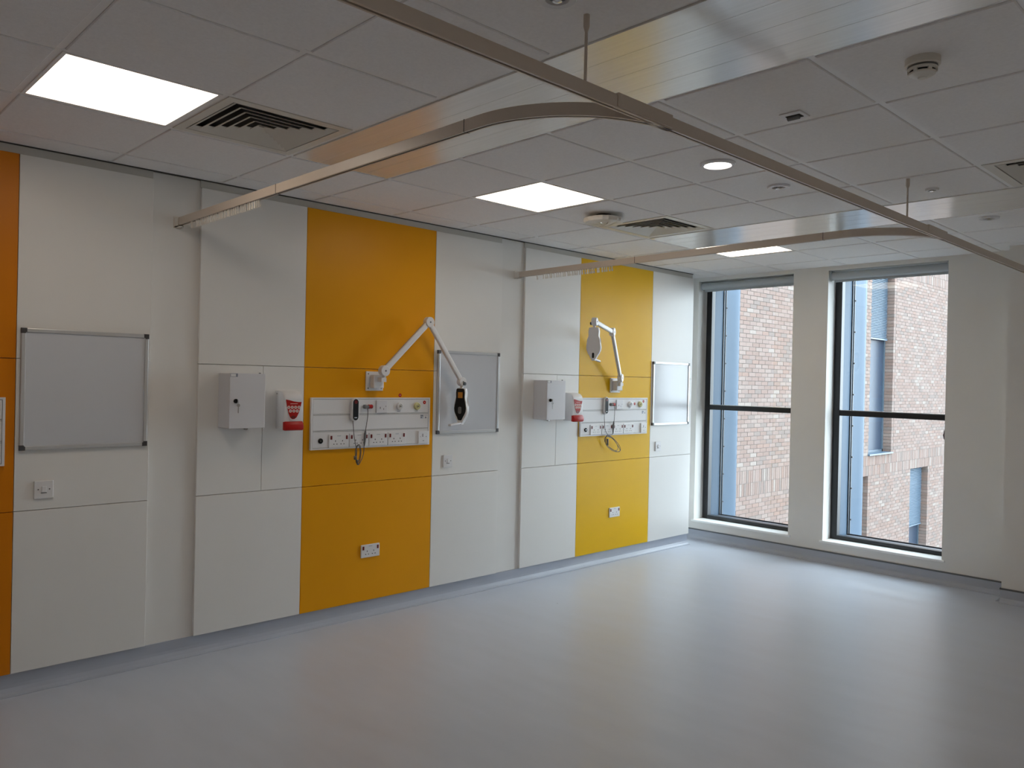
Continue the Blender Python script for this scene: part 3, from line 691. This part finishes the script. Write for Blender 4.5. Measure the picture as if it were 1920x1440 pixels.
# ------------------------------------------------------------------ examination lamps
def exam_lamp(label, yp, A, E, C_, light_dir, head_axis=(0,0,-1), show=True):
    """A base joint, E elbow, C_ head joint; light_dir: direction the lit face looks"""
    org = Vector((0, yp, 1.506)); t = thing('examination_lamp', label, 'lamp', org, 'wall mounted examination lamps')
    A = Vector(A)-org; E = Vector(E)-org; C_ = Vector(C_)-org
    bxo('wall_plate', (0,-.068,0), (.012,.068,.128), 'plastic', t, .003, 2)
    for yy in (-.052,.052):
        for zz_ in (.016,.112):
            b = BM(); cyl(b, (.012,yy,zz_), (.0135,yy,zz_), .005, 10); obj('screw', b, 'grey', t)
    bxo('bracket', (.012,-.040,.018), (.062,.040,.104), 'plastic', t, .006, 3)
    b = BM(); cyl(b, (A.x, A.y, .075), A, .012, 14); box(b, (.04, min(A.y,0)-.012, .060), (A.x+.012, max(A.y,0)+.012, .088)); obj('pivot', b, 'plastic', t)
    pl = (E-A).cross(C_-E).normalized() if (E-A).cross(C_-E).length > 1e-4 else Vector((1,0,0))
    if pl.dot(CAM-org-E) < 0: pl = -pl
    def arm(nm, P, Q, w, off):
        d = (Q-P); L_ = d.length; d.normalize(); s = pl.cross(d).normalized(); b = BM()
        prism(b, rrect(w, .026, .008, 4), P+pl*off, s, pl, d, L_); a_ = obj(nm, b, 'plastic', t, smooth=True)
        b = BM(); prism(b, [(-.003,-.0015),(.003,-.0015),(.003,.0015),(-.003,.0015)], P+pl*(off)+s*(w/2+.0008)+d*.03, s*.3, pl, d, L_-.06); obj('cable', b, 'grey', a_)
        return a_
    arm('lower_arm', A, E, .040, 0); arm('upper_arm', E, C_, .036, .002)
    for P, r in ((A,.036), (E,.036), (C_,.032)):
        b = BM(); lathe(b, P-pl*.019, pl, [(r*.9,0),(r,.003),(r,.036),(r*.9,.040)], 28); j = obj('joint', b, 'plastic', t, smooth=True)
        b = BM(); lathe(b, P+pl*.021, pl, [(.006,0),(.006,.002)], 12); obj('joint_screw', b, 'grey', j)
    # head
    n = Vector(light_dir).normalized(); v = Vector(head_axis).normalized(); n = (n - v*n.dot(v)).normalized(); u = n.cross(v).normalized()
    top = C_ + v*.045 - n*.004
    b = BM(); cyl(b, C_+v*.008, top+v*.012, .012, 12); lathe(b, C_+v*.020, v, [(.017,0),(.017,.012)], 14); obj('neck', b, 'plastic', t, smooth=True)
    half = [(.030,0),(.040,.006),(.043,.030),(.042,.070),(.046,.100),(.056,.130),(.061,.158),(.058,.182),(.047,.204),(.033,.224),(.022,.244),(.015,.254)]
    out = [(x, y) for x, y in half] + [(-x, y) for x, y in half[::-1]]
    b = BM(); prism(b, out, top-n*.016, u, v, n, .030, bev=.007, seg=3); hd = obj('head_shell', b, 'plastic', t, smooth=True)
    inn = [(x*.88, .004+y*.90) for x, y in half] + [(-x*.88, .004+y*.90) for x, y in half[::-1]]
    b = BM(); prism(b, inn, top+n*.0142, u, v, n, .002, bev=.0008, seg=1); obj('lit_face', b, 'black', hd)
    b = BM(); prism(b, [(-.020,.030),(.022,.030),(.022,.072),(-.020,.072)], top+n*.0164, u, v, n, .0008); obj('amber_window', b, 'amber_led', hd)
    b = BM(); box_poly = rrect(.030, .050, .012, 4); prism(b, [(x, y+.160) for x, y in box_poly], top+n*.0164, u, v, n, .004, bev=.001, seg=1); obj('lens', b, 'grey', hd)
    b = BM(); prism(b, rrect(.018, .042, .008, 4), top+v*.222-n*.0168, u, v, n, -.0015 if False else .001); obj('switch_pad', b, 'black', hd)
    # handle
    hb = top+v*.246
    b = BM(); prism(b, [(-.016,-.010),(.016,-.010),(.014,.016),(-.014,.016)], hb-n*.014, u, v, n, .030, bev=.003)
    P0 = hb+v*.006+n*.012; d = (n*1+v*.10).normalized(); s = u
    prism(b, rrect(.026, .015, .006, 3), P0, s, d.cross(s), d, .12, bev=.003, seg=2); obj('handle', b, 'plastic', hd, smooth=True)
    # star knob
    kp = C_+v*.014-pl*.0; b = BM(); lathe(b, kp+u*.012, u, [(.005,0),(.005,.014),(.013,.014),(.013,.022)], 7); obj('star_knob', b, 'black', t)
    return t
exam_lamp('white folding examination lamp lowered in front of a whiteboard, dark face showing', 3.030, (.095,3.045,1.640), (.10,3.405,1.985), (.10,3.713,1.577), (.20,-1,0))
exam_lamp('white folding examination lamp swung out with its pale back showing', 5.581, (.078,5.565,1.637), (.20,5.287,2.023), (.40,4.818,2.072), (-.34,.94,0))

# ------------------------------------------------------------------ outside: brick wing of the building
XB = -2.70
bld = thing('brick_building', 'pale red brick building wing with slatted windows seen through the room windows', 'building', (XB, 12, -7))
ob = Vector((XB, 12, -7))
def L3(p): return tuple(Vector(p)-ob)
OPEN = [(17.88, 19.17, .12, 4.18), (16.62, 17.90, -3.3, -.347), (20.40, 21.60, -3.3, -.347), (15.2, 16.3, .12, 4.18) if False else (24.4, 25.6, .12, 4.18)]
DEP = .205
BY0, BY1, BZ0, BZ1 = 10.2, 24.3, -3.3, 6.0
b = BM()
# mortar core with openings, in horizontal slabs between opening edges
ysp = sorted({BY0, BY1} | {v for o in OPEN for v in o[:2] if BY0 < v < BY1}); zsp = sorted({BZ0, BZ1} | {v for o in OPEN for v in o[2:] if BZ0 < v < BZ1})
for y0, y1 in zip(ysp, ysp[1:]):
    for z0, z1 in zip(zsp, zsp[1:]):
        if any(o[0] <= (y0+y1)/2 <= o[1] and o[2] <= (z0+z1)/2 <= o[3] for o in OPEN):
            box(b, L3((XB-.45, y0, z0)), L3((XB-DEP-.06, y1, z1)))
        else: box(b, L3((XB-.45, y0, z0)), L3((XB-.005, y1, z1)))
obj('mortar_core', b, 'mortar', bld)
b = BM()
for lo, hi in (((XB-.45, YOUT, -7), (XB, BY0, 10)), ((XB-.45, BY1, -7), (XB, 42, 10)), ((XB-.45, BY0, -7), (XB, BY1, BZ0)), ((XB-.45, BY0, BZ1), (XB, BY1, 10))): box(b, L3(lo), L3(hi))
obj('plain_brickwork', b, 'brickwork', bld)
bricks = []
def course(z0, z1, pitch, off):
    segs = [(BY0, BY1)]
    for o in OPEN:
        if z1 > o[2]+.01 and z0 < o[3]-.01:
            ns = []
            for a, c in segs:
                if o[1] <= a or o[0] >= c: ns.append((a, c)); continue
                if o[0] > a: ns.append((a, o[0]))
                if o[1] < c:
                    # deep brick on the far jamb
                    bricks.append((o[1]-.006, o[1]+.102, z0, z1, DEP+.05)); ns.append((o[1]+.112, c))
            segs = ns
    k = BY0 + off - pitch
    while k < BY1:
        for a, c in segs:
            lo, hi = max(a, k), min(c, k+pitch-.010)
            if hi-lo > .03: bricks.append((lo, hi, z0, z1, .10))
        k += pitch
z = .105; n = 0
while z < 4.2: course(z, z+.065, .225, .1125*(n % 2)); z += .075; n += 1
zt = z
for q in range(2): course(zt, zt+.215, .075, 0); zt += .225
while zt < BZ1-.07: course(zt, zt+.065, .225, .1125*(n % 2)); zt += .075; n += 1
course(-.12, .095, .075, 0); course(-.345, -.13, .075, 0)
z = -.42; n = 0
while z > BZ0: course(z, z+.065, .225, .1125*(n % 2)); z -= .075; n += 1
def inview(q):
    p = Vector((XB, (q[0]+q[1])/2, (q[2]+q[3])/2))-CAM; dz = p.dot(fw); px, py = 960+FPX*p.dot(r2)/dz, 720-FPX*p.dot(u2)/dz
    return (1384 < px < 1478 and 545 < py < 985 and not 755 < py < 780)
cand = sorted([q for q in bricks if inview(q) and q[1]-q[0] > .15], key=lambda q: (Vector((XB, (q[0]+q[1])/2, (q[2]+q[3])/2))-CAM).length)[:300]
near = set(cand)
rb = random.Random(3)
def tone(): 
    r = rb.random()
    return 6 if r < .025 else (7 if r < .08 else (4 if r < .2 else rb.choice((0,1,2,3,5))))
bsrc = {}
for q in cand:
    w, h, k = round(q[1]-q[0], 3), round(q[3]-q[2], 3), tone()
    c = L3((XB+rb.uniform(-.002,.003), q[0], q[2]))
    if (w, h, k) in bsrc: inst('brick', bsrc[(w,h,k)], bld, c)
    else:
        b = BM(); box(b, (-.10,0,0), (0,w,h)); bsrc[(w,h,k)] = obj('brick', b, BR[k], bld, loc=c)
b = BM()
for q in bricks:
    if q in near: continue
    dx = rb.uniform(-.002,.003); box(b, L3((XB-q[4]+dx, q[0], q[2])), L3((XB+dx, q[1], q[3])), tone())
o = obj('brickwork', b, BR, bld); o['kind'] = 'stuff'
# windows in the wing
for oi, (y0, y1, z0, z1) in enumerate(OPEN):
    xg = XB-DEP
    fr = BM(); f = .06
    for lo, hi in (((xg-.03,y0,z0),(xg+.02,y0+f,z1)), ((xg-.03,y1-f,z0),(xg+.02,y1,z1)), ((xg-.03,y0,z0),(xg+.02,y1,z0+f)), ((xg-.03,y0,z1-f),(xg+.02,y1,z1))): box(fr, L3(lo), L3(hi))
    wf = obj('window_frame', fr, 'far_frame', bld)
    b = BM(); box(b, L3((xg-.015,y0+f,z0+f)), L3((xg-.005,y1-f,z1-f))); obj('window_pane', b, 'far_glass', wf)
    b = BM(); box(b, L3((xg, y0-.02, z0-.02)), L3((XB+.045, y1+.02, z0+.012))); obj('window_ledge', b, 'louvre', bld)
    zl = {0: 2.70, 1: -2.6, 2: -1.81, 3: 2.70}[oi]
    b = BM(); box(b, L3((xg+.02,y0+.01,zl)), L3((xg+.075,y1-.10,z1-.01)))
    box(b, L3((xg+.02,y0+.01,zl)), L3((xg+.10,y1-.10,zl+.03)))
    lb = obj('louvre_box', b, 'louvre', bld)
    b = BM(); zz_ = zl+.045
    while zz_ < z1-.03:
        v = [b.verts.new(L3(p)) for p in ((xg+.075,y0+.012,zz_+.016),(xg+.075,y1-.102,zz_+.016),(xg+.098,y1-.102,zz_),(xg+.098,y0+.012,zz_),(xg+.075,y0+.012,zz_+.019),(xg+.075,y1-.102,zz_+.019),(xg+.100,y1-.102,zz_+.003),(xg+.100,y0+.012,zz_+.003))]
        for fc in ((0,1,2,3),(4,7,6,5),(2,6,7,3),(0,4,5,1),(0,3,7,4),(1,5,6,2)): b.faces.new([v[i] for i in fc])
        zz_ += .038
    sl = obj('louvre_slats', b, 'louvre', lb); sl['kind'] = 'stuff'
b = BM(); box(b, (-40, -10, -7.3), (60, 70, -7)); struct('ground', b, 'ground')
